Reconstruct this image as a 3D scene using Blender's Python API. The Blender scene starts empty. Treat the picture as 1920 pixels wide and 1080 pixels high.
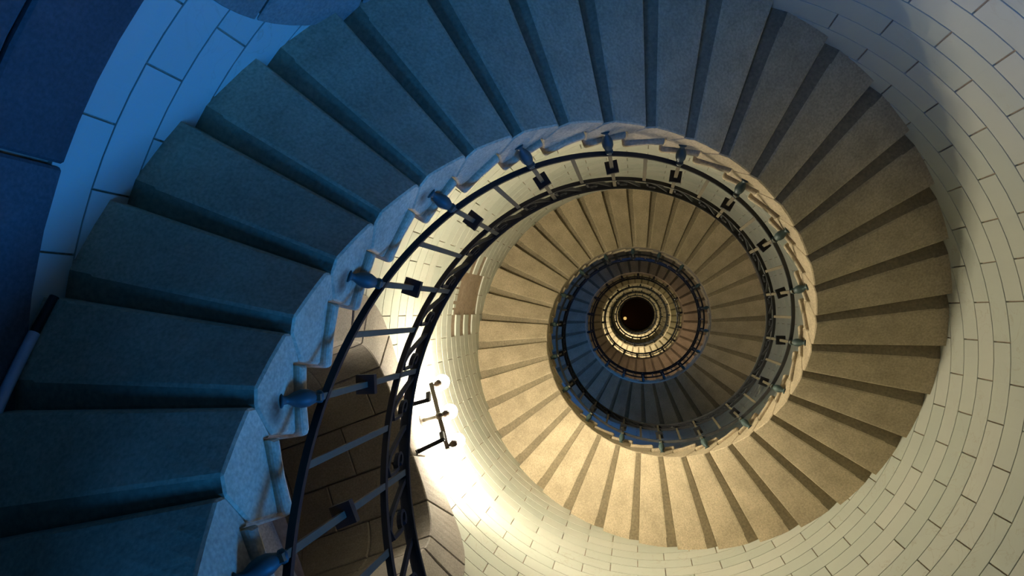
import bpy, bmesh, math, random
import numpy as np
from mathutils import Matrix, Vector
from mathutils.bvhtree import BVHTree

random.seed(7)
rng = np.random.RandomState(7)
SC = bpy.context.scene
COL = SC.collection
PI = math.pi

# ------------------------------------------------------------------ camera
FPX = 1330.96                       # focal length in pixels of a 1920 wide frame
TA, TB = -0.03236, 0.17224          # tilt away from straight up
CAM = Vector((-0.0674, -0.1979, 0.0))
ca, sa, cb, sb = math.cos(TA), math.sin(TA), math.cos(TB), math.sin(TB)
RX = Matrix(((1, 0, 0), (0, ca, -sa), (0, sa, ca)))
RY = Matrix(((cb, 0, sb), (0, 1, 0), (-sb, 0, cb)))
RW = RX @ RY                        # rows: right, down, forward
cam = bpy.data.cameras.new('camera')
cam.sensor_width = 36.0
cam.lens = FPX / 1920 * 36
cam.clip_start = 0.01
cam.clip_end = 200
camo = bpy.data.objects.new('camera', cam)
COL.objects.link(camo)
rot = Matrix((RW[0], -RW[1], -RW[2])).transposed()
camo.matrix_world = Matrix.Translation(CAM) @ rot.to_4x4()
SC.camera = camo

# ------------------------------------------------------------------ world, exposure
SC.view_settings.view_transform = 'Standard'
SC.view_settings.look = 'None'
SC.view_settings.exposure = 0.0
SC.view_settings.gamma = 1.0
SC.view_settings.use_curve_mapping = False
SC.cycles.use_denoising = True
SC.cycles.max_bounces = 10
SC.cycles.diffuse_bounces = 6
SC.cycles.sample_clamp_indirect = 8.0
w = bpy.data.worlds.new('World')
SC.world = w
w.use_nodes = True
w.node_tree.nodes['Background'].inputs[0].default_value = (0.03, 0.10, 0.30, 1)
w.node_tree.nodes['Background'].inputs[1].default_value = 0.5

BLUE = (0.015, 0.25, 1.0)
WARM = (1.0, 0.90, 0.71)
LAMP_STRENGTH = 555.0


def rp(r, th, z):
    return Vector((r * math.cos(th), r * math.sin(th), z))


def area_light(name, loc, target, sx, sy, power, color):
    l = bpy.data.lights.new(name, 'AREA')
    l.shape = 'RECTANGLE'
    l.size, l.size_y = sx, sy
    l.energy = power
    l.color = color
    o = bpy.data.objects.new(name, l)
    COL.objects.link(o)
    o.location = loc
    o.rotation_euler = (Vector(target) - Vector(loc)).to_track_quat('-Z', 'Z').to_euler()
    return o


# ------------------------------------------------------------------ stair geometry (metres)
DT = 0.17711                        # angle of one step
H = 0.16727                         # rise of one step
T0 = 3.10043
Z0 = 1.641
RI, RO = 1.0, 1.752
ZB = -1.60                          # ground floor
N_FIRST, N_LAST = -20, 252
ZTOP = 44.6


def TH(n): return T0 + DT * n
def ZZ(n, k=0.0): return Z0 + H * (n + k)


# daylight: doorway on the ground floor, two windows higher up
DOOR_N = -5.0
DOOR2_N = -13.8
WIN_N, WIN_Z = 49.0, 11.3
WIN2_N, WIN2_Z = 130.0, 26.5
th = TH(DOOR_N)
area_light('daylight_entrance', rp(2.7, th, -0.80), rp(0, th, 0.2), 1.2, 1.4, 215, BLUE)
th = TH(DOOR2_N)
area_light('daylight_low_window', rp(3.3, th, 1.20), rp(0, th, 1.75), 1.25, 1.2, 190, BLUE)
th = TH(WIN_N)
area_light('daylight_window', rp(2.5, th, WIN_Z - 0.2), rp(0, th, WIN_Z + 1.0), 1.1, 1.3, 65, BLUE)

# ------------------------------------------------------------------ materials
def new_mat(name):
    m = bpy.data.materials.new(name)
    m.use_nodes = True
    nt = m.node_tree
    b = nt.nodes['Principled BSDF']
    return m, nt, b


def nd(nt, t, **kw):
    n = nt.nodes.new(t)
    for k, v in kw.items():
        setattr(n, k, v)
    return n


def mat_stone(name, c1, c2, rough=0.85, scale=6.0, fine=90.0, bump=0.25, rust=None):
    m, nt, b = new_mat(name)
    L = nt.links.new
    tc = nd(nt, 'ShaderNodeTexCoord')
    oi = nd(nt, 'ShaderNodeObjectInfo')
    off = nd(nt, 'ShaderNodeVectorMath', operation='SCALE')
    cmb = nd(nt, 'ShaderNodeCombineXYZ')
    L(oi.outputs['Random'], cmb.inputs[0]); L(oi.outputs['Random'], cmb.inputs[1]); L(oi.outputs['Random'], cmb.inputs[2])
    L(cmb.outputs[0], off.inputs[0]); off.inputs[3].default_value = 37.0
    add = nd(nt, 'ShaderNodeVectorMath', operation='ADD')
    L(tc.outputs['Object'], add.inputs[0]); L(off.outputs[0], add.inputs[1])
    n1 = nd(nt, 'ShaderNodeTexNoise'); n1.inputs['Scale'].default_value = scale; n1.inputs['Detail'].default_value = 5
    n2 = nd(nt, 'ShaderNodeTexNoise'); n2.inputs['Scale'].default_value = fine; n2.inputs['Detail'].default_value = 3
    L(add.outputs[0], n1.inputs['Vector']); L(add.outputs[0], n2.inputs['Vector'])
    r1 = nd(nt, 'ShaderNodeMapRange'); r1.inputs[1].default_value = 0.3; r1.inputs[2].default_value = 0.7
    L(n1.outputs[0], r1.inputs[0])
    mx = nd(nt, 'ShaderNodeMixRGB'); mx.inputs[1].default_value = (*c1, 1); mx.inputs[2].default_value = (*c2, 1)
    L(r1.outputs[0], mx.inputs[0])
    r2 = nd(nt, 'ShaderNodeMapRange'); r2.inputs[1].default_value = 0.25; r2.inputs[2].default_value = 0.75
    r2.inputs[3].default_value = 0.72; r2.inputs[4].default_value = 1.22
    L(n2.outputs[0], r2.inputs[0])
    r3 = nd(nt, 'ShaderNodeMapRange'); r3.inputs[3].default_value = 0.9; r3.inputs[4].default_value = 1.1
    L(oi.outputs['Random'], r3.inputs[0])
    mm = nd(nt, 'ShaderNodeMath', operation='MULTIPLY'); L(r2.outputs[0], mm.inputs[0]); L(r3.outputs[0], mm.inputs[1])
    sc = nd(nt, 'ShaderNodeVectorMath', operation='SCALE')
    L(mx.outputs[0], sc.inputs[0]); L(mm.outputs[0], sc.inputs[3])
    if rust:                        # rust bled from the iron socket fixed there
        dv = nd(nt, 'ShaderNodeVectorMath', operation='DISTANCE'); dv.inputs[1].default_value = rust
        L(tc.outputs['Object'], dv.inputs[0])
        rs_ = nd(nt, 'ShaderNodeMapRange'); rs_.inputs[1].default_value = 0.05; rs_.inputs[2].default_value = 0.015
        L(dv.outputs['Value'], rs_.inputs[0])
        mu = nd(nt, 'ShaderNodeMath', operation='MULTIPLY'); L(rs_.outputs[0], mu.inputs[0]); L(r1.outputs[0], mu.inputs[1])
        mu2 = nd(nt, 'ShaderNodeMath', operation='MULTIPLY'); mu2.inputs[1].default_value = 1.6; mu2.use_clamp = True
        L(mu.outputs[0], mu2.inputs[0])
        mr = nd(nt, 'ShaderNodeMixRGB'); mr.inputs[2].default_value = (0.10, 0.035, 0.010, 1)
        L(mu2.outputs[0], mr.inputs[0]); L(sc.outputs[0], mr.inputs[1]); L(mr.outputs[0], b.inputs['Base Color'])
    else:
        L(sc.outputs[0], b.inputs['Base Color'])
    b.inputs['Roughness'].default_value = rough
    bp = nd(nt, 'ShaderNodeBump'); bp.inputs['Strength'].default_value = bump; bp.inputs['Distance'].default_value = 0.004
    L(n2.outputs[0], bp.inputs['Height']); L(bp.outputs[0], b.inputs['Normal'])
    return m


def mat_tile():
    m, nt, b = new_mat('opaline_tile')
    L = nt.links.new
    oi = nd(nt, 'ShaderNodeObjectInfo'); ge = nd(nt, 'ShaderNodeNewGeometry'); tc = nd(nt, 'ShaderNodeTexCoord')
    ad = nd(nt, 'ShaderNodeMath', operation='ADD'); L(oi.outputs['Random'], ad.inputs[0]); L(ge.outputs['Random Per Island'], ad.inputs[1])
    fr = nd(nt, 'ShaderNodeMath', operation='FRACT'); L(ad.outputs[0], fr.inputs[0])
    mx = nd(nt, 'ShaderNodeMixRGB'); mx.inputs[1].default_value = (0.46, 0.48, 0.39, 1); mx.inputs[2].default_value = (0.53, 0.525, 0.43, 1)
    L(fr.outputs[0], mx.inputs[0])
    # hairline crazing and brownish staining
    cmb = nd(nt, 'ShaderNodeVectorMath', operation='SCALE'); cmb.inputs[3].default_value = 1.0
    L(ge.outputs['Position'], cmb.inputs[0])
    nz = nd(nt, 'ShaderNodeTexNoise'); nz.inputs['Scale'].default_value = 5; nz.inputs['Detail'].default_value = 6
    nz.inputs['Distortion'].default_value = 1.5
    L(cmb.outputs[0], nz.inputs['Vector'])
    rg = nd(nt, 'ShaderNodeValToRGB')
    rg.color_ramp.elements[0].position = 0.485; rg.color_ramp.elements[0].color = (0, 0, 0, 1)
    rg.color_ramp.elements[1].position = 0.5; rg.color_ramp.elements[1].color = (1, 1, 1, 1)
    e = rg.color_ramp.elements.new(0.515); e.color = (0, 0, 0, 1)
    L(nz.outputs[0], rg.inputs[0])
    n2 = nd(nt, 'ShaderNodeTexNoise'); n2.inputs['Scale'].default_value = 1.6
    L(ge.outputs['Position'], n2.inputs['Vector'])
    r2 = nd(nt, 'ShaderNodeMapRange'); r2.inputs[1].default_value = 0.48; r2.inputs[2].default_value = 0.62; r2.inputs[4].default_value = 0.5
    L(n2.outputs[0], r2.inputs[0])
    ml = nd(nt, 'ShaderNodeMath', operation='MULTIPLY'); L(rg.outputs[0], ml.inputs[0]); L(r2.outputs[0], ml.inputs[1])
    m2 = nd(nt, 'ShaderNodeMixRGB'); m2.inputs[2].default_value = (0.36, 0.30, 0.19, 1)
    L(ml.outputs[0], m2.inputs[0]); L(mx.outputs[0], m2.inputs[1])
    L(m2.outputs[0], b.inputs['Base Color'])
    b.inputs['Roughness'].default_value = 0.5
    b.inputs['Specular IOR Level'].default_value = 0.22
    return m


def mat_plain(name, c, rough=0.5, metal=0.0, noise=0.0, c2=None):
    m, nt, b = new_mat(name)
    b.inputs['Roughness'].default_value = rough
    b.inputs['Specular IOR Level'].default_value = 0.3
    b.inputs['Metallic'].default_value = metal
    L = nt.links.new
    tc = nd(nt, 'ShaderNodeTexCoord')
    n1 = nd(nt, 'ShaderNodeTexNoise'); n1.inputs['Scale'].default_value = 25
    L(tc.outputs['Object'], n1.inputs['Vector'])
    mx = nd(nt, 'ShaderNodeMixRGB'); mx.inputs[1].default_value = (*c, 1)
    mx.inputs[2].default_value = (*(c2 or tuple(x * 0.75 for x in c)), 1)
    L(n1.outputs[0], mx.inputs[0]); L(mx.outputs[0], b.inputs['Base Color'])
    return m


M_STEP = mat_stone('granite_step', (0.41, 0.325, 0.20), (0.545, 0.435, 0.275))
M_STEP_RUST = mat_stone('granite_step_rust_stained', (0.41, 0.325, 0.20), (0.545, 0.435, 0.275), rust=(1.0, -0.020, 0.085))
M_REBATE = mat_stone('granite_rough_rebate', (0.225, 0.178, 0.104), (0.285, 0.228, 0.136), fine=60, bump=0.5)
M_ARCH = mat_stone('granite_arch', (0.235, 0.20, 0.16), (0.30, 0.26, 0.21), scale=4)
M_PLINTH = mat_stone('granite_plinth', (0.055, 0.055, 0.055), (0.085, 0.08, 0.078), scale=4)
M_MORTAR = mat_stone('mortar', (0.28, 0.20, 0.13), (0.36, 0.27, 0.18), scale=9, fine=40)
M_FLOOR = mat_stone('floor_stone', (0.07, 0.065, 0.06), (0.10, 0.09, 0.08), scale=3)
M_TILE = mat_tile()
M_IRON = mat_plain('black_iron_paint', (0.010, 0.011, 0.013), 0.55, 0.0, c2=(0.017, 0.017, 0.017))
M_BAR = mat_plain('weathered_iron_paint', (0.085, 0.072, 0.045), 0.6, 0.0, c2=(0.13, 0.105, 0.06))
M_PATINA = mat_plain('green_patina_socket', (0.028, 0.055, 0.055), 0.5, 0.0, c2=(0.06, 0.09, 0.08))
M_BRASS = mat_plain('dark_bronze', (0.022, 0.017, 0.011), 0.6, 0.0, c2=(0.035, 0.025, 0.015))
M_SOCKET = mat_plain('brown_bulb_holder', (0.05, 0.03, 0.016), 0.6)
M_WOOD = mat_plain('dark_oak', (0.09, 0.055, 0.03), 0.6)
M_PIPE = mat_plain('pale_conduit', (0.62, 0.68, 0.74), 0.4)
M_SHADE = mat_plain('dark_ceiling_boards', (0.16, 0.06, 0.02), 0.7)


def mat_glow(name, color, s):
    m, nt, b = new_mat(name)
    b.inputs['Base Color'].default_value = (0.9, 0.88, 0.8, 1)
    b.inputs['Emission Color'].default_value = (*color, 1)
    b.inputs['Emission Strength'].default_value = s
    n1 = nd(nt, 'ShaderNodeTexNoise'); n1.inputs['Scale'].default_value = 3
    r = nd(nt, 'ShaderNodeMapRange'); r.inputs[3].default_value = 0.97 * s; r.inputs[4].default_value = 1.03 * s
    nt.links.new(n1.outputs[0], r.inputs[0]); nt.links.new(r.outputs[0], b.inputs['Emission Strength'])
    return m


M_GLOBE = mat_glow('lit_globe', WARM, LAMP_STRENGTH)
M_GLOBE_DIM = mat_glow('dim_rosy_globe', (1.0, 0.72, 0.58), LAMP_STRENGTH * 0.13)

# ------------------------------------------------------------------ helpers
def mesh_obj(name, verts, faces, mat, parent=None, smooth=False):
    me = bpy.data.meshes.new(name)
    me.from_pydata([tuple(v) for v in verts], [], [tuple(f) for f in faces])
    me.materials.append(mat)
    me.update()
    if smooth:
        me.shade_smooth()
    o = bpy.data.objects.new(name, me)
    COL.objects.link(o)
    if parent: o.parent = parent
    return o


def bm_obj(name, bm, mat, parent=None, smooth=False):
    bmesh.ops.recalc_face_normals(bm, faces=bm.faces)
    me = bpy.data.meshes.new(name)
    bm.to_mesh(me); bm.free()
    me.materials.append(mat)
    if smooth: me.shade_smooth()
    o = bpy.data.objects.new(name, me)
    COL.objects.link(o)
    if parent: o.parent = parent
    return o


def empty(name, loc=(0, 0, 0), rotz=0.0):
    o = bpy.data.objects.new(name, None)
    COL.objects.link(o)
    o.location = loc
    o.rotation_euler = (0, 0, rotz)
    o.empty_display_size = 0.1
    return o


def tag(o, label=None, cat=None, group=None, kind=None):
    if label: o['label'] = label
    if cat: o['category'] = cat
    if group: o['group'] = group
    if kind: o['kind'] = kind
    return o


def copy_obj(o, parent):
    c = o.copy()
    COL.objects.link(c)
    c.parent = parent
    return c


def grid_block(fn, us, vs, ws):
    """closed hexahedral block; fn(u,v,w)->point"""
    idx = {}
    V = []
    nu, nv, nw = len(us), len(vs), len(ws)

    def vi(i, j, k):
        key = (i, j, k)
        if key not in idx:
            idx[key] = len(V)
            V.append(fn(us[i], vs[j], ws[k]))
        return idx[key]
    F = []
    for i in range(nu - 1):
        for j in range(nv - 1):
            F.append((vi(i, j, 0), vi(i, j + 1, 0), vi(i + 1, j + 1, 0), vi(i + 1, j, 0)))
            F.append((vi(i, j, nw - 1), vi(i + 1, j, nw - 1), vi(i + 1, j + 1, nw - 1), vi(i, j + 1, nw - 1)))
    for i in range(nu - 1):
        for k in range(nw - 1):
            F.append((vi(i, 0, k), vi(i + 1, 0, k), vi(i + 1, 0, k + 1), vi(i, 0, k + 1)))
            F.append((vi(i, nv - 1, k), vi(i, nv - 1, k + 1), vi(i + 1, nv - 1, k + 1), vi(i + 1, nv - 1, k)))
    for j in range(nv - 1):
        for k in range(nw - 1):
            F.append((vi(0, j, k), vi(0, j, k + 1), vi(0, j + 1, k + 1), vi(0, j + 1, k)))
            F.append((vi(nu - 1, j, k), vi(nu - 1, j + 1, k), vi(nu - 1, j + 1, k + 1), vi(nu - 1, j, k + 1)))
    return V, F


def lin(a, b, n):
    return [a + (b - a) * i / n for i in range(n + 1)]


def bevel_sharp(bm, off, seg=1, ang=0.6):
    bmesh.ops.recalc_face_normals(bm, faces=bm.faces)
    es = [e for e in bm.edges if len(e.link_faces) == 2 and e.calc_face_angle(0) > ang]
    bmesh.ops.bevel(bm, geom=es, offset=off, segments=seg, profile=0.5, affect='EDGES', clamp_overlap=True)


def block_obj(name, fn, us, vs, ws, mat, parent, bev=0.008, seg=1):
    V, F = grid_block(fn, us, vs, ws)
    bm = bmesh.new()
    vv = [bm.verts.new(v) for v in V]
    for f in F: bm.faces.new([vv[i] for i in f])
    if bev: bevel_sharp(bm, bev, seg)
    return bm_obj(name, bm, mat, parent)


def lathe(prof, axis_a, axis_b, seg=12):
    """prof: list of (t 0..1 along the axis, radius)"""
    a, b = Vector(axis_a), Vector(axis_b)
    d = (b - a)
    ln = d.length
    d = d / ln
    x = d.orthogonal().normalized(); y = d.cross(x)
    V, F = [], []
    for t, r in prof:
        for i in range(seg):
            q = 2 * PI * i / seg
            V.append(a + d * ln * t + (x * math.cos(q) + y * math.sin(q)) * r)
    n = len(prof)
    for j in range(n - 1):
        for i in range(seg):
            i2 = (i + 1) % seg
            F.append((j * seg + i, j * seg + i2, (j + 1) * seg + i2, (j + 1) * seg + i))
    F.append(tuple(range(seg))[::-1]); F.append(tuple((n - 1) * seg + i for i in range(seg)))
    return V, F


def join(parts):
    V, F = [], []
    for v, f in parts:
        o = len(V)
        V += list(v)
        F += [tuple(i + o for i in q) for q in f]
    return V, F


def box_on(a, b, wx, xdir, wy):
    """square bar from a to b; widths wx along xdir, wy across"""
    a, b = Vector(a), Vector(b)
    d = (b - a).normalized()
    x = Vector(xdir); x = (x - d * x.dot(d)).normalized(); y = d.cross(x)
    V = []
    for p in (a, b):
        for sx, sy in ((-1, -1), (1, -1), (1, 1), (-1, 1)):
            V.append(p + x * wx * sx / 2 + y * wy * sy / 2)
    F = [(0, 1, 2, 3), (7, 6, 5, 4), (0, 4, 5, 1), (1, 5, 6, 2), (2, 6, 7, 3), (3, 7, 4, 0)]
    return V, F


# ------------------------------------------------------------------ arches (shared design)
ARO, ARI = 0.95, 0.655
RF = RO - 0.012                     # face of the arch stones, a little proud of the tiles
ARCHES = [                          # centre (in steps), springing height, sill height
    dict(n=7.31, zs=1.90, zf=ZB),
    dict(n=33.65, zs=4.02, zf=2.80),
    dict(n=DOOR_N, zs=-0.30, zf=ZB),
    dict(n=DOOR2_N, zs=1.38, zf=0.55),
    dict(n=WIN_N, zs=WIN_Z, zf=WIN_Z - 1.1),
]


def arch_half(z, a, R):
    """half width (arc metres) of the arch figure of radius R at height z, None when z is outside it"""
    if z < a['zf']: return None
    if z <= a['zs']: return R
    d = z - a['zs']
    if d >= R: return None
    return math.sqrt(R * R - d * d)


def dth(t, c):
    return (t - c + PI) % (2 * PI) - PI


def trim_spans(t0, t1, za, zb, ring=ARO):
    """cut the angular span [t0,t1] of a course [za,zb] by the arches"""
    spans = [(t0, t1)]
    for a in ARCHES:
        hw = None
        if zb <= a['zf'] - 0.2: continue
        zq = zb if zb > a['zs'] else za
        if zb <= a['zs'] + 0.001: hw = ring if zb > a['zf'] - 0.2 else None
        else:
            d = zb - a['zs']
            if d < ring: hw = math.sqrt(ring * ring - d * d)
        if hw is None: continue
        hw -= 0.012
        if hw <= 0.02: continue
        c = TH(a['n'])
        new = []
        for s0, s1 in spans:
            m = (s0 + s1) / 2
            cc = c + 2 * PI * round((m - c) / (2 * PI))
            b0, b1 = cc - hw / RO, cc + hw / RO
            if s1 <= b0 or s0 >= b1: new.append((s0, s1)); continue
            if s0 < b0: new.append((s0, b0))
            if s1 > b1: new.append((b1, s1))
        spans = new
    return [s for s in spans if s[1] - s[0] > 0.012]


# ------------------------------------------------------------------ tower wall backing
wall = None
def build_wall():
    global wall
    rb = RO + 0.014
    NS = 252
    zsf = list(np.arange(ZB, 14.001, 0.05))
    V, F = [], []
    for z in zsf:
        for i in range(NS):
            V.append(rp(rb, 2 * PI * i / NS, z))
    for j in range(len(zsf) - 1):
        zm = (zsf[j] + zsf[j + 1]) / 2
        for i in range(NS):
            tm = 2 * PI * (i + 0.5) / NS
            hole = False
            for a in ARCHES:
                hw = arch_half(zm, a, 0.80)
                if hw and abs(dth(tm, TH(a['n']))) * RO < hw: hole = True
            if hole: continue
            i2 = (i + 1) % NS
            F.append((j * NS + i, (j + 1) * NS + i, (j + 1) * NS + i2, j * NS + i2))
    o = len(V)
    for z in (zsf[-1], ZTOP):
        for i in range(NS): V.append(rp(rb, 2 * PI * i / NS, z))
    for i in range(NS):
        i2 = (i + 1) % NS
        F.append((o + i, o + NS + i, o + NS + i2, o + i2))
    wall = mesh_obj('wall_round', V, F, M_MORTAR, smooth=True)
    tag(wall, 'round tower wall lined with pale glazed tiles in running bond', kind='structure')


build_wall()

# ------------------------------------------------------------------ floor
bm = bmesh.new()
bmesh.ops.create_circle(bm, cap_ends=True, radius=5.0, segments=64)
bmesh.ops.translate(bm, verts=bm.verts, vec=(0, 0, ZB))
bmesh.ops.reverse_faces(bm, faces=[f for f in bm.faces if f.normal.z < 0])
fl = bm_obj('floor', bm, M_FLOOR)
tag(fl, 'round stone floor at the foot of the tower', kind='structure')

# ------------------------------------------------------------------ arches
def build_arch(a, name, label, depth, joints=True, closed=True):
    c = TH(a['n'])
    u = Vector((math.cos(c), math.sin(c), 0)); v = Vector((-math.sin(c), math.cos(c), 0))
    zs, zf = a['zs'], a['zf']
    root = empty(name, u * RO + Vector((0, 0, zf)))
    tag(root, label, kind='structure')
    inv = Matrix.Translation(-root.location)

    def P(s, z, r):
        # s arc metres on the wall, r radius on the arch axis
        q = s / RO
        f = RF * math.cos(q)
        return inv @ (v * (RO * math.sin(q)) + u * (f + (r - RF)) + Vector((0, 0, z)))
    JG = 0.004

    def sector(a0, a1, r0, r1, R0, R1, nm, n=5):
        g = JG / R0
        def fn(t, rr, R): return P(R * math.cos(t), zs + R * math.sin(t), rr)
        j = random.uniform(-0.003, 0.003)
        return block_obj(nm, fn, lin(math.radians(a0) + g, math.radians(a1) - g, n), [r0 + (0.003 if r0 > RF + 0.01 else 0), r1 - 0.003], [R0 + j, R1], M_ARCH, root, 0.006)
    rback = RF + depth
    angs = [15 + 30 * k for k in range(6)]
    cuts = [(0, 15)] + [(angs[k], angs[k + 1]) for k in range(5)] + [(165, 180)]
    for q, (a0, a1) in enumerate(cuts):
        odd = (a0 in (45, 105))
        r1 = 1.90 if odd else 2.17
        sector(a0, a1, RF, r1, ARI, ARO, 'voussoir', 6 if a1 - a0 > 20 else 3)
        r = r1
        while r < rback - 0.05:
            r2 = min(r + 0.5, rback)
            sector(a0, a1, r, r2, ARI, ARI + 0.22, 'vault_stone', 5 if a1 - a0 > 20 else 3)
            r = r2
    # jambs
    hz = zs - zf
    nc = max(1, round(hz / 0.36))
    for sgn in (-1, 1):
        for q in range(nc):
            za, zb_ = zf + hz * q / nc, zf + hz * (q + 1) / nc
            r1 = 1.90 if q % 2 else 2.17
            s0, s1 = sorted((sgn * ARI, sgn * ARO))
            def fn(s, r, z): return P(s, z, r)
            block_obj('jamb_stone', fn, lin(s0, s1, 3), [RF, r1 - 0.003], [za + JG, zb_ - JG], M_ARCH, root, 0.006)
            r = r1
            while r < rback - 0.05:
                r2 = min(r + 0.62, rback)
                s0, s1 = sorted((sgn * ARI, sgn * (ARI + 0.2)))
                block_obj('jamb_stone', fn, [s0, s1], [r + 0.003, r2 - 0.003], [za + JG, zb_ - JG], M_ARCH, root, 0.006)
                r = r2
    # mortar shell behind the joints
    V, F = [], []
    Rm = ARI + 0.03
    prof = [(-Rm, zf)] + [(Rm * math.cos(t), zs + Rm * math.sin(t)) for t in lin(PI, 0, 24)] + [(Rm, zf)]
    for r in (RF + 0.05, rback):
        for s, z in prof: V.append(P(s, z, r))
    n = len(prof)
    for i in range(n - 1): F.append((i, i + 1, n + i + 1, n + i))
    F.append((n - 1, 0, n, 2 * n - 1))
    mesh_obj('mortar_bed', V, F, M_MORTAR, root)
    def fs(s, r, z): return P(s, z, r)
    if zf > ZB + 0.01:
        block_obj('sill', fs, lin(-ARO, ARO, 8), [RF - 0.02, rback], [zf - 0.16, zf], M_ARCH, root, 0.008)
    if closed:
        # plank door / shutter at the far end
        wpl = 2 * ARI / 8
        for i in range(8):
            s0 = -ARI + i * wpl
            zt = zs + math.sqrt(max(ARI ** 2 - (min(abs(s0), abs(s0 + wpl))) ** 2, 0.0))
            block_obj('plank', fs, [s0 + 0.002, s0 + wpl - 0.002], [rback - 0.06, rback - 0.01], [zf, zt], M_WOOD, root, 0.003)
    return root


build_arch(ARCHES[0], 'door_1', 'granite arched doorway tucked under the lowest flight at the top edge', 1.1)
build_arch(ARCHES[1], 'window_1', 'deep granite vaulted recess with arched surround beside the lit lamp', 1.75)
build_arch(ARCHES[2], 'door_2', 'granite arched entrance below the lowest flight letting blue daylight in', 1.2, closed=False)
build_arch(ARCHES[3], 'window_3', 'granite arched window low down letting blue daylight in', 1.75, closed=False)
build_arch(ARCHES[4], 'window_2', 'granite arched window one turn above the lamp', 1.0, closed=False)

# ------------------------------------------------------------------ stair
stair = empty('spiral_staircase', (0, 0, ZB))
tag(stair, 'stone spiral staircase winding up the tower around an open well', 'staircase')


def step_mesh():
    bm = bmesh.new()
    # body: profile in (step fraction, rise fraction)
    prof = [(0.0, 0.0), (0.27, 0.0), (1.0, 0.78), (1.0, 0.99), (0.76, 1.2), (0.52, 1.38), (0.52, 1.17), (-0.56, 1.17), (-0.46, 0.42), (-0.24, 0.22)]
    gap = 0.006
    rs = lin(RI, RO + 0.012, 8)
    prof = prof[:2] + [(0.27 + 0.73 * q / 4, 0.78 * q / 4) for q in (1, 2, 3)] + prof[2:]

    def pt(aa, k, r):
        f = (r - RI) / (RO - RI)
        dz = 0.040 * f if k <= 1.0 else 0.0
        if 0.27 < aa <= 1.0 and k < 0.79: dz = 0.040 * f * (1 - k / 0.78)
        if (aa, k) in ((-0.24, 0.22), (-0.46, 0.42), (0.76, 1.2)): dz = 0.02 * f
        t = aa * DT
        if aa in (0.0,): t += 0.0006
        return bm.verts.new((r * math.cos(t), r * math.sin(t), H * k + dz))
    rings = [[pt(aa, k, r) for aa, k in prof] for r in rs]
    n = len(prof)
    for j in range(len(rs) - 1):
        for i in range(n):
            i2 = (i + 1) % n
            bm.faces.new((rings[j][i], rings[j][i2], rings[j + 1][i2], rings[j + 1][i]))
    bm.faces.new(rings[0][::-1]); bm.faces.new(rings[-1])
    bmesh.ops.recalc_face_normals(bm, faces=bm.faces)
    es = []
    for e in bm.edges:
        a, b = e.verts
        if len(e.link_faces) == 2 and e.calc_face_angle(0) > 0.25:
            ra = math.hypot(a.co.x, a.co.y); rb = math.hypot(b.co.x, b.co.y)
            if max(ra, rb) < RO + 0.005 or abs(ra - rb) > 0.1: es.append(e)
    bmesh.ops.bevel(bm, geom=es, offset=0.006, segments=1, affect='EDGES', clamp_overlap=True)
    # tread slab with rounded nosing on the front and on the well side
    b2 = bmesh.new()
    V, F = grid_block(lambda t, r, z: Vector((r * math.cos(t), r * math.sin(t), z)),
                      lin(-0.62 * DT, 0.50 * DT, 2), [RI - 0.024, 1.25, 1.5, RO + 0.012], [H * 1.15, H * 1.40])
    vv = [b2.verts.new(v) for v in V]
    for f in F: b2.faces.new([vv[i] for i in f])
    bmesh.ops.recalc_face_normals(b2, faces=b2.faces)
    es = []
    for e in b2.edges:
        if len(e.link_faces) == 2 and e.calc_face_angle(0) > 0.6:
            m = (e.verts[0].co + e.verts[1].co) / 2
            t = math.atan2(m.y, m.x) / DT; r = math.hypot(m.x, m.y)
            if t < -0.55 or r < RI: es.append(e)
    bmesh.ops.bevel(b2, geom=es, offset=0.014, segments=3, profile=0.5, affect='EDGES', clamp_overlap=True)
    me2 = bpy.data.meshes.new('tmp'); b2.to_mesh(me2); b2.free()
    bm.from_mesh(me2)
    bpy.data.meshes.remove(me2)
    bmesh.ops.recalc_face_normals(bm, faces=bm.faces)
    return bm


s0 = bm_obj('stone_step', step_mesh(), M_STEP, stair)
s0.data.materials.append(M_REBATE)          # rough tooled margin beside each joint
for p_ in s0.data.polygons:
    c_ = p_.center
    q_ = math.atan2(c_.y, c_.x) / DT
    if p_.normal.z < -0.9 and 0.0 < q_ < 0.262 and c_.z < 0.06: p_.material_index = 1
STEP_V = np.array([v.co[:] for v in s0.data.vertices])
STEP_F = [tuple(p_.vertices) for p_ in s0.data.polygons]
bv, bf = [], []
plain_step = s0.data
rusty = s0.data.copy()
rusty.materials[0] = M_STEP_RUST
for n in range(N_FIRST, N_LAST + 1):
    o = s0 if n == N_FIRST else copy_obj(s0, stair)
    o.data = rusty if n in (-4, -2, 0, 2, 4) else plain_step
    o.location = (0, 0, ZZ(n) - ZB)
    o.rotation_euler = (0, 0, TH(n))
    if n < 60:
        q = TH(n)
        R = np.array([[math.cos(q), -math.sin(q), 0], [math.sin(q), math.cos(q), 0], [0, 0, 1]])
        W = STEP_V @ R.T + np.array([0, 0, ZZ(n)])
        off = len(bv)
        bv += W.tolist()
        bf += [tuple(i + off for i in f) for f in STEP_F]
BVH = BVHTree.FromPolygons(bv, bf)

# ------------------------------------------------------------------ wall tiles
TZ0, TH_, NT = 1.69, 0.168, 27
TW = 2 * PI / NT
TT0 = 0.326
TJ = 0.0032                          # half a joint
ZTILE = 14.0


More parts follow.
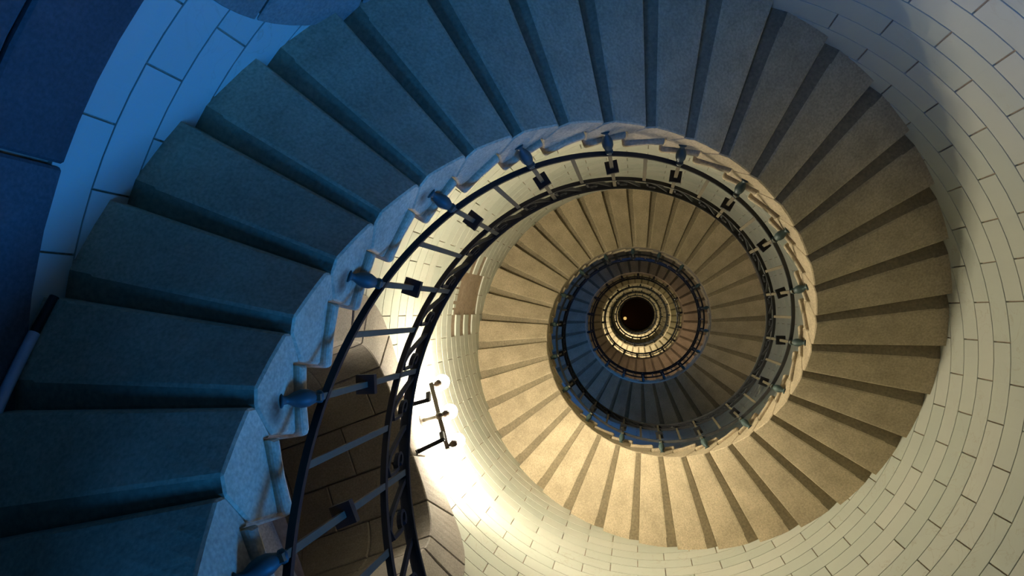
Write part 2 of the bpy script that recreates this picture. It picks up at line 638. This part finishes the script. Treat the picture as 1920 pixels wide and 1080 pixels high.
def tile_vf(t0, t1, za, zb, nseg=4, depth=0.018):
    """curved tile, front towards the axis, with a small chamfer"""
    V, F = [], []
    c = 0.0012
    ts = [t0] + lin(t0 + c / RO, t1 - c / RO, nseg) + [t1]
    rows = [(za, c), (za + c, 0), (zb - c, 0), (zb, c)]
    m = len(ts)
    for z, dr in rows:
        for i, t in enumerate(ts):
            e = c if i in (0, m - 1) else dr
            V.append(rp(RO + e, t, z))
    for j in range(3):
        for i in range(m - 1):
            F.append((j * m + i, (j + 1) * m + i, (j + 1) * m + i + 1, j * m + i + 1))
    o = len(V)
    for z in (za, zb):
        for t in ts: V.append(rp(RO + depth, t, z))
    for i in range(m - 1):
        F.append((i, i + 1, o + i + 1, o + i))
        F.append((3 * m + i + 1, 3 * m + i, o + m + i, o + m + i + 1))
    for e in (0, m - 1):
        q = [e, m + e, 2 * m + e, 3 * m + e, o + m + e, o + e]
        F.append(tuple(q if e == 0 else q[::-1]))
    return V, F


def project(pv):
    d = RW @ (Vector(pv) - CAM)
    if d.z <= 0.05: return None
    return (960 + FPX * d.x / d.z, 540 + FPX * d.y / d.z)


# fallen tiles: patch of bare mortar above the lamp
def bare(t, z):
    d = dth(t, -2.90)
    return (z > 6.42 + 0.25 * abs(d + 0.05) and z < 7.35 and -0.16 < d < 0.20)


tiles = []                          # (t0,t1,za,zb,full,score)
j = 0
while TZ0 + TH_ * j < ZTILE:
    za, zb = TZ0 + TH_ * j + TJ, TZ0 + TH_ * (j + 1) - TJ
    for i in range(NT):
        t0 = TT0 + TW * (i + (0.5 if j % 2 else 0.0))
        t1 = t0 + TW
        sp = trim_spans(t0, t1, za, zb)
        full = len(sp) == 1 and abs(sp[0][0] - t0) < 1e-6 and abs(sp[0][1] - t1) < 1e-6
        for a0, a1 in sp:
            if bare((a0 + a1) / 2, (za + zb) / 2): continue
            if not full and a1 - a0 < 0.02: continue
            g = TJ / RO
            cs = [rp(RO, a0, za), rp(RO, a1, za), rp(RO, a1, zb), rp(RO, a0, zb)]
            pr = [project(c_) for c_ in cs]
            score = 0
            if all(pr):
                ar = 0
                for q in range(4):
                    x0, y0 = pr[q]; x1, y1 = pr[(q + 1) % 4]
                    ar += x0 * y1 - x1 * y0
                ar = abs(ar) / 2
                mx_, my_ = sum(x for x, y in pr) / 4, sum(y for x, y in pr) / 4
                if -60 < mx_ < 1980 and -60 < my_ < 1140:
                    vis = 0
                    for fu in (0.08, 0.5, 0.92):
                        for fv in (0.12, 0.5, 0.88):
                            pt_ = rp(RO - 0.004, a0 + (a1 - a0) * fu, za + (zb - za) * fv)
                            d = pt_ - CAM
                            h = BVH.ray_cast(CAM, d.normalized(), d.length - 0.004)
                            if h[0] is None: vis += 1
                    score = ar * vis / 9
            tiles.append((a0 + g, a1 - g, za, zb, full, score))
    j += 1
order = sorted(range(len(tiles)), key=lambda q: -tiles[q][5])
chosen = set(q for q in order[:300] if tiles[q][5] > 0)
tm = None
SV, SF = [], []
for q, (t0, t1, za, zb, full, sc_) in enumerate(tiles):
    if q in chosen:
        if full:
            if tm is None:
                V, F = tile_vf(-TW / 2 + TJ / RO, TW / 2 - TJ / RO, 0, TH_ - 2 * TJ)
                tm = bpy.data.meshes.new('tile')
                tm.from_pydata([tuple(v) for v in V], [], F)
                tm.materials.append(M_TILE)
            o = bpy.data.objects.new('tile', tm)
        else:
            V, F = tile_vf(t0 - (t0 + t1) / 2, t1 - (t0 + t1) / 2, 0, zb - za, 3)
            me = bpy.data.meshes.new('tile'); me.from_pydata([tuple(v) for v in V], [], F); me.materials.append(M_TILE)
            o = bpy.data.objects.new('tile', me)
        COL.objects.link(o)
        o.parent = wall
        jr = rng.uniform(-0.0012, 0.0012)
        o.location = (0, 0, za)
        o.rotation_euler = (0, 0, (t0 + t1) / 2)
    else:
        V, F = tile_vf(t0, t1, za, zb, 3)
        off = len(SV)
        SV += [tuple(v) for v in V]
        SF += [tuple(i + off for i in f) for f in F]
# above, tiles too far off to tell apart
off = len(SV)
NS = 108
for z in (ZTILE + 0.02, ZTOP):
    for i in range(NS): SV.append(tuple(rp(RO, 2 * PI * i / NS, z)))
for i in range(NS):
    i2 = (i + 1) % NS
    SF.append((off + i, off + NS + i, off + NS + i2, off + i2))
fld = mesh_obj('tile_field', SV, SF, M_TILE, wall)
fld['kind'] = 'stuff'

# ragged rim of the bare patch: chipped tile remnants
for i in range(9):
    t = -3.05 + i * 0.038
    z = 6.40 + rng.uniform(-0.02, 0.03)
    V, F = tile_vf(t, t + 0.038 * rng.uniform(0.5, 0.95), z, z + rng.uniform(0.03, 0.12), 1)
    mesh_obj('tile_fragment', V, F, M_TILE, wall)

# ------------------------------------------------------------------ granite plinth below the tiles
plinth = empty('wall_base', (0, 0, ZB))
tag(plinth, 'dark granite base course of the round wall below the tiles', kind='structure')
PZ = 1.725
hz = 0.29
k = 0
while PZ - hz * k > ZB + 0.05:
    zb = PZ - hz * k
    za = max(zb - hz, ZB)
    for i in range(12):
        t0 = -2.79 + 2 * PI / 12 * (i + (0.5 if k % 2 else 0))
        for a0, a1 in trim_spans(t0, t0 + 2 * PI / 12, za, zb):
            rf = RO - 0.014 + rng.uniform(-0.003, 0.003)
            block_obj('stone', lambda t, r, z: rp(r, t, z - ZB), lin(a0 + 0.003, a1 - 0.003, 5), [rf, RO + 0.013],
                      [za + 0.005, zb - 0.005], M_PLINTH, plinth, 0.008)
    k += 1

# ------------------------------------------------------------------ railing
rail = empty('stair_railing', (0, 0, ZB))
tag(rail, 'black wrought iron balustrade with scrolls spiralling along the inner stair edge', 'railing')
RR = 0.925
K_LOW, K_UP, K_HAND, K_COL = 1.40, 5.1, 6.3, 3.25
RN0, RN1 = -19.0, float(N_LAST)


def helix(name, k, prof, mat):
    """prof: list of (radial, vertical) offsets"""
    V, F = [], []
    m = len(prof)
    ns = int((RN1 - RN0) * 4)
    for i in range(ns + 1):
        n = RN0 + (RN1 - RN0) * i / ns
        for dr, dz in prof:
            V.append(rp(RR + dr, TH(n), ZZ(n, k) + dz - ZB))
    for i in range(ns):
        for q in range(m):
            q2 = (q + 1) % m
            F.append((i * m + q, i * m + q2, (i + 1) * m + q2, (i + 1) * m + q))
    F.append(tuple(range(m))[::-1]); F.append(tuple(ns * m + q for q in range(m)))
    o = mesh_obj(name, V, F, mat, rail)
    return o


helix('handrail', K_HAND, [(-0.020, -0.006), (-0.012, -0.012), (0.012, -0.012), (0.020, -0.006), (0.020, 0.006), (0.010, 0.014), (-0.010, 0.014), (-0.020, 0.006)], M_IRON)
helix('upper_bar', K_UP, [(-0.010, -0.010), (0.010, -0.010), (0.010, 0.010), (-0.010, 0.010)], M_IRON)
helix('lower_bar', K_LOW, [(-0.011, -0.009), (0.011, -0.009), (0.011, 0.009), (-0.011, 0.009)], M_IRON)


def local(r, a, k):                 # step-local coordinates (angle about 0, z above the step's datum)
    return rp(r, a * DT, H * k)


# baluster (local to its step), socket and collar
post_vf = box_on(local(RR, 0, 1.10), local(RR, 0, K_HAND - 0.03), 0.018, (1, 0, 0), 0.018)
sock_prof = [(0.0, 0.020), (0.05, 0.021), (0.10, 0.012), (0.20, 0.011), (0.34, 0.020), (0.50, 0.0255), (0.66, 0.0245), (0.80, 0.017), (0.86, 0.014), (0.88, 0.018), (0.96, 0.018), (1.0, 0.012)]
A, B = local(1.003, 0, 0.70), local(RR - 0.002, 0, 1.28)
sock_vf = lathe(sock_prof, A, B, 14)
cz = H * K_COL
col_vf = join([box_on((RR, 0, cz - 0.012), (RR, 0, cz + 0.012), 0.062, (1, 0, 0), 0.062),
               box_on((RR, 0, cz + 0.012), (RR, 0, cz + 0.022), 0.040, (1, 0, 0), 0.040)])
spin_vf = box_on(local(RR, 0, K_LOW), local(RR, 0, K_UP), 0.012, (1, 0, 0), 0.018)

# scroll: ribbon in the rail's own surface
def scroll_vf():
    pts = []
    for i in range(13):             # curl hanging from the handrail
        q = i / 14
        ang = PI + 2 * PI * 0.95 * (1 - q)
        rad = 0.012 + 0.022 * q
        pts.append((0.030 + rad * math.cos(ang), H * (K_HAND - 0.32) + rad * math.sin(ang)))
    s0_, z0_ = pts[-1]
    tail = [(s0_ - 0.004, H * 5.65), (0.004, H * 5.38), (0.030, H * 5.24), (0.060, H * 5.36), (0.088, H * 5.72), (0.112, H * 6.02), (0.130, H * 6.30)]
    # add the helix slope so that both ends meet the sloping bars
    pts = pts + tail
    slope = H / (DT * RR)
    pts = [(s, z + s * slope) for s, z in pts]
    V, F = [], []
    for i, (s, z) in enumerate(pts):
        a_ = pts[max(i - 1, 0)]; b_ = pts[min(i + 1, len(pts) - 1)]
        tx, tz = b_[0] - a_[0], b_[1] - a_[1]
        ln = math.hypot(tx, tz) or 1
        nx, nz = -tz / ln, tx / ln
        for dr, dn in ((-0.008, -0.005), (0.008, -0.005), (0.008, 0.005), (-0.008, 0.005)):
            V.append(rp(RR + dr, (s + nx * dn) / RR, z + nz * dn))
    for i in range(len(pts) - 1):
        for q in range(4):
            q2 = (q + 1) % 4
            F.append((i * 4 + q, i * 4 + q2, (i + 1) * 4 + q2, (i + 1) * 4 + q))
    F.append((3, 2, 1, 0)); n_ = (len(pts) - 1) * 4; F.append((n_, n_ + 1, n_ + 2, n_ + 3))
    return V, F


scr_vf = scroll_vf()
N_IND = 70
proto = {}
def place(name, vf, mat, n, parent, smooth=False):
    if name not in proto:
        o = mesh_obj(name, vf[0], vf[1], mat, parent, smooth)
        proto[name] = o
    else:
        o = copy_obj(proto[name], parent)
    return o


for n in range(-18, N_IND):
    if n % 2 == 0:
        b = place('baluster', post_vf, M_BAR, n, rail)
        b.location = (0, 0, ZZ(n) - ZB); b.rotation_euler = (0, 0, TH(n))
        place('socket', sock_vf, M_PATINA, n, b, True)
        place('collar', col_vf, M_IRON, n, b)
    else:
        b = place('spindle', spin_vf, M_BAR, n, rail)
        b.location = (0, 0, ZZ(n) - ZB); b.rotation_euler = (0, 0, TH(n))
    for e in (0.08,):
        s = place('scroll', scr_vf, M_IRON, n, rail)
        s.location = (0, 0, ZZ(n + e) - ZB); s.rotation_euler = (0, 0, TH(n + e))
# far turns: too small to pick apart
parts = []
def moved(vf, n):
    q = Matrix.Translation((0, 0, ZZ(n) - ZB)) @ Matrix.Rotation(TH(n), 4, 'Z')
    return [q @ Vector(v) for v in vf[0]], vf[1]
for n in range(N_IND, N_LAST):
    if n % 2 == 0:
        parts += [moved(post_vf, n), moved(col_vf, n), moved(sock_vf, n)]
    else:
        parts.append(moved(spin_vf, n))
    if n < 140: parts.append(moved(scr_vf, n + 0.08))
V, F = join(parts)
fb = mesh_obj('distant_ironwork', V, F, M_IRON, rail)
fb['kind'] = 'stuff'

# ------------------------------------------------------------------ lamps
def build_lamp(nc, zc, label, group=None, glow=None):
    c = TH(nc)
    root = empty('wall_lamp', rp(RO, c, zc), c)
    tag(root, label, 'lamp', group)
    # local: x outward (towards the wall), y along the wall, z up; the root sits on the wall
    bx = -0.17
    V, F = lathe([(0, 0.017), (0.3, 0.013), (0.7, 0.013), (1, 0.016)], (-0.003, 0.01, 0.03), (bx, 0, -0.03), 10)
    mesh_obj('arm', V, F, M_BRASS, root, True)
    V, F = lathe([(0, 0.042), (0.5, 0.042), (0.7, 0.03), (1, 0.018)], (-0.001, 0.01, 0.032), (-0.025, 0.01, 0.022), 14)
    mesh_obj('wall_plate', V, F, M_BRASS, root, True)
    V, F = lathe([(0, 0.018), (0.2, 0.030), (0.5, 0.034), (0.8, 0.030), (1, 0.016)], (bx, 0, -0.065), (bx, 0, 0.005), 14)
    mesh_obj('boss', V, F, M_BRASS, root, True)
    V, F = box_on((bx, -0.235, -0.03 - 0.085), (bx, 0.245, -0.03 + 0.075), 0.032, (1, 0, 0), 0.028)
    mesh_obj('bar', V, F, M_BRASS, root)
    for yy in (-0.215, 0.0, 0.225):
        z0 = -0.03 + yy * 0.34
        ax = bx - 0.045
        cup = lathe([(0, 0.014), (0.1, 0.026), (0.5, 0.030), (0.9, 0.028), (1, 0.022)], (ax, yy, z0 - 0.015), (ax, yy, z0 + 0.055), 12)
        V, F = join([cup, box_on((bx, yy, z0), (ax, yy, z0), 0.02, (0, 0, 1), 0.02)])
        so = mesh_obj('socket', V, F, M_SOCKET, root, True)
        bm = bmesh.new()
        bmesh.ops.create_uvsphere(bm, u_segments=20, v_segments=12, radius=0.056)
        bmesh.ops.translate(bm, verts=bm.verts, vec=(ax - 0.006, yy, z0 + 0.098))
        bm_obj('bulb', bm, glow or M_GLOBE, so, True)
    return root


build_lamp(33.64, 5.07, 'lit wall lamp with three white globe bulbs above the granite arch')
UP = 'three globe wall lamps higher up the tower'
build_lamp(33.6 + 35.48 * 3, 5.20 + 5.934 * 3, 'lit three globe wall lamp three turns above the lamp beside the granite arch', UP)
build_lamp(33.6 + 35.48 * 5, 5.20 + 5.934 * 5, 'lit three globe wall lamp nearest the ceiling of the tower', UP)

build_lamp(98.0, 15.6, 'dim rosy three globe wall lamp two turns above the lit lamp', UP, M_GLOBE_DIM)

# iron pegs with turned-up ends below the lamp
for nq, lab in ((34.16, 'iron hook bracket on the wall below the topmost globe bulb'), (33.10, 'iron hook bracket on the wall below the lowest globe bulb')):
    q = TH(nq)
    root = empty('hook_bracket', rp(RF, q, 4.76), q)
    tag(root, lab, 'hook', 'hook brackets below the lamp')
    mesh_obj('arm', *box_on((0.002, 0, 0), (-0.21, 0, 0.0), 0.028, (0, 0, 1), 0.028), M_IRON, root)
    mesh_obj('hook', *box_on((-0.20, 0, 0.0), (-0.20, 0.045, 0.045), 0.03, (1, 0, 0), 0.026), M_IRON, root)
    mesh_obj('wall_plate', *box_on((0.0, 0, -0.035), (0.0, 0, 0.035), 0.012, (1, 0, 0), 0.035), M_IRON, root)

# conduit along the wall under the soffit
pts = [rp(RO - 0.035, TH(n), 1.587 + (n + 0.1) * 0.165) for n in lin(-4.0, 1.02, 30)]
def tube(pts, r, seg=8):
    V, F = [], []
    for i, p_ in enumerate(pts):
        d = (pts[min(i + 1, len(pts) - 1)] - pts[max(i - 1, 0)]).normalized()
        x = d.cross(Vector((0, 0, 1))).normalized(); y = d.cross(x)
        for q in range(seg):
            t = 2 * PI * q / seg
            V.append(p_ + x * r * math.cos(t) + y * r * math.sin(t))
    for i in range(len(pts) - 1):
        for q in range(seg):
            q2 = (q + 1) % seg
            F.append((i * seg + q, i * seg + q2, (i + 1) * seg + q2, (i + 1) * seg + q))
    F.append(tuple(range(seg))[::-1]); F.append(tuple((len(pts) - 1) * seg + q for q in range(seg)))
    return V, F
root = empty('conduit_pipe', rp(RO, TH(-4), ZB))
tag(root, 'pale conduit pipe under the stair along the dark base wall', 'pipe')
inv = root.location.copy()
mesh_obj('pipe', *tube([p_ - inv for p_ in pts[:29]], 0.015), M_PIPE, root, True)
mesh_obj('pipe_end', *tube([p_ - inv for p_ in pts[28:]], 0.013), M_IRON, root, True)

# ------------------------------------------------------------------ top of the tower
bm = bmesh.new()
bmesh.ops.create_circle(bm, cap_ends=True, radius=RO, segments=64)
bmesh.ops.translate(bm, verts=bm.verts, vec=(0, 0, ZTOP - 0.3))
ce = bm_obj('ceiling', bm, M_SHADE)
tag(ce, 'dark boarded ceiling at the top of the tower', kind='structure')
hl = empty('hanging_lamp', (-0.70, 0.25, ZTOP - 0.3))
tag(hl, 'tiny lit lamp under the dark ceiling at the far top', 'lamp')
mesh_obj('rod', *lathe([(0, 0.02), (1, 0.02)], (0, 0, 0), (0, 0, -0.5), 8), M_BRASS, hl)
bm = bmesh.new(); bmesh.ops.create_uvsphere(bm, u_segments=12, v_segments=8, radius=0.10)
bmesh.ops.translate(bm, verts=bm.verts, vec=(0, 0, -0.58))
bm_obj('bulb', bm, mat_glow('dim_bulb', (1, 0.62, 0.18), 0.8), hl, True)
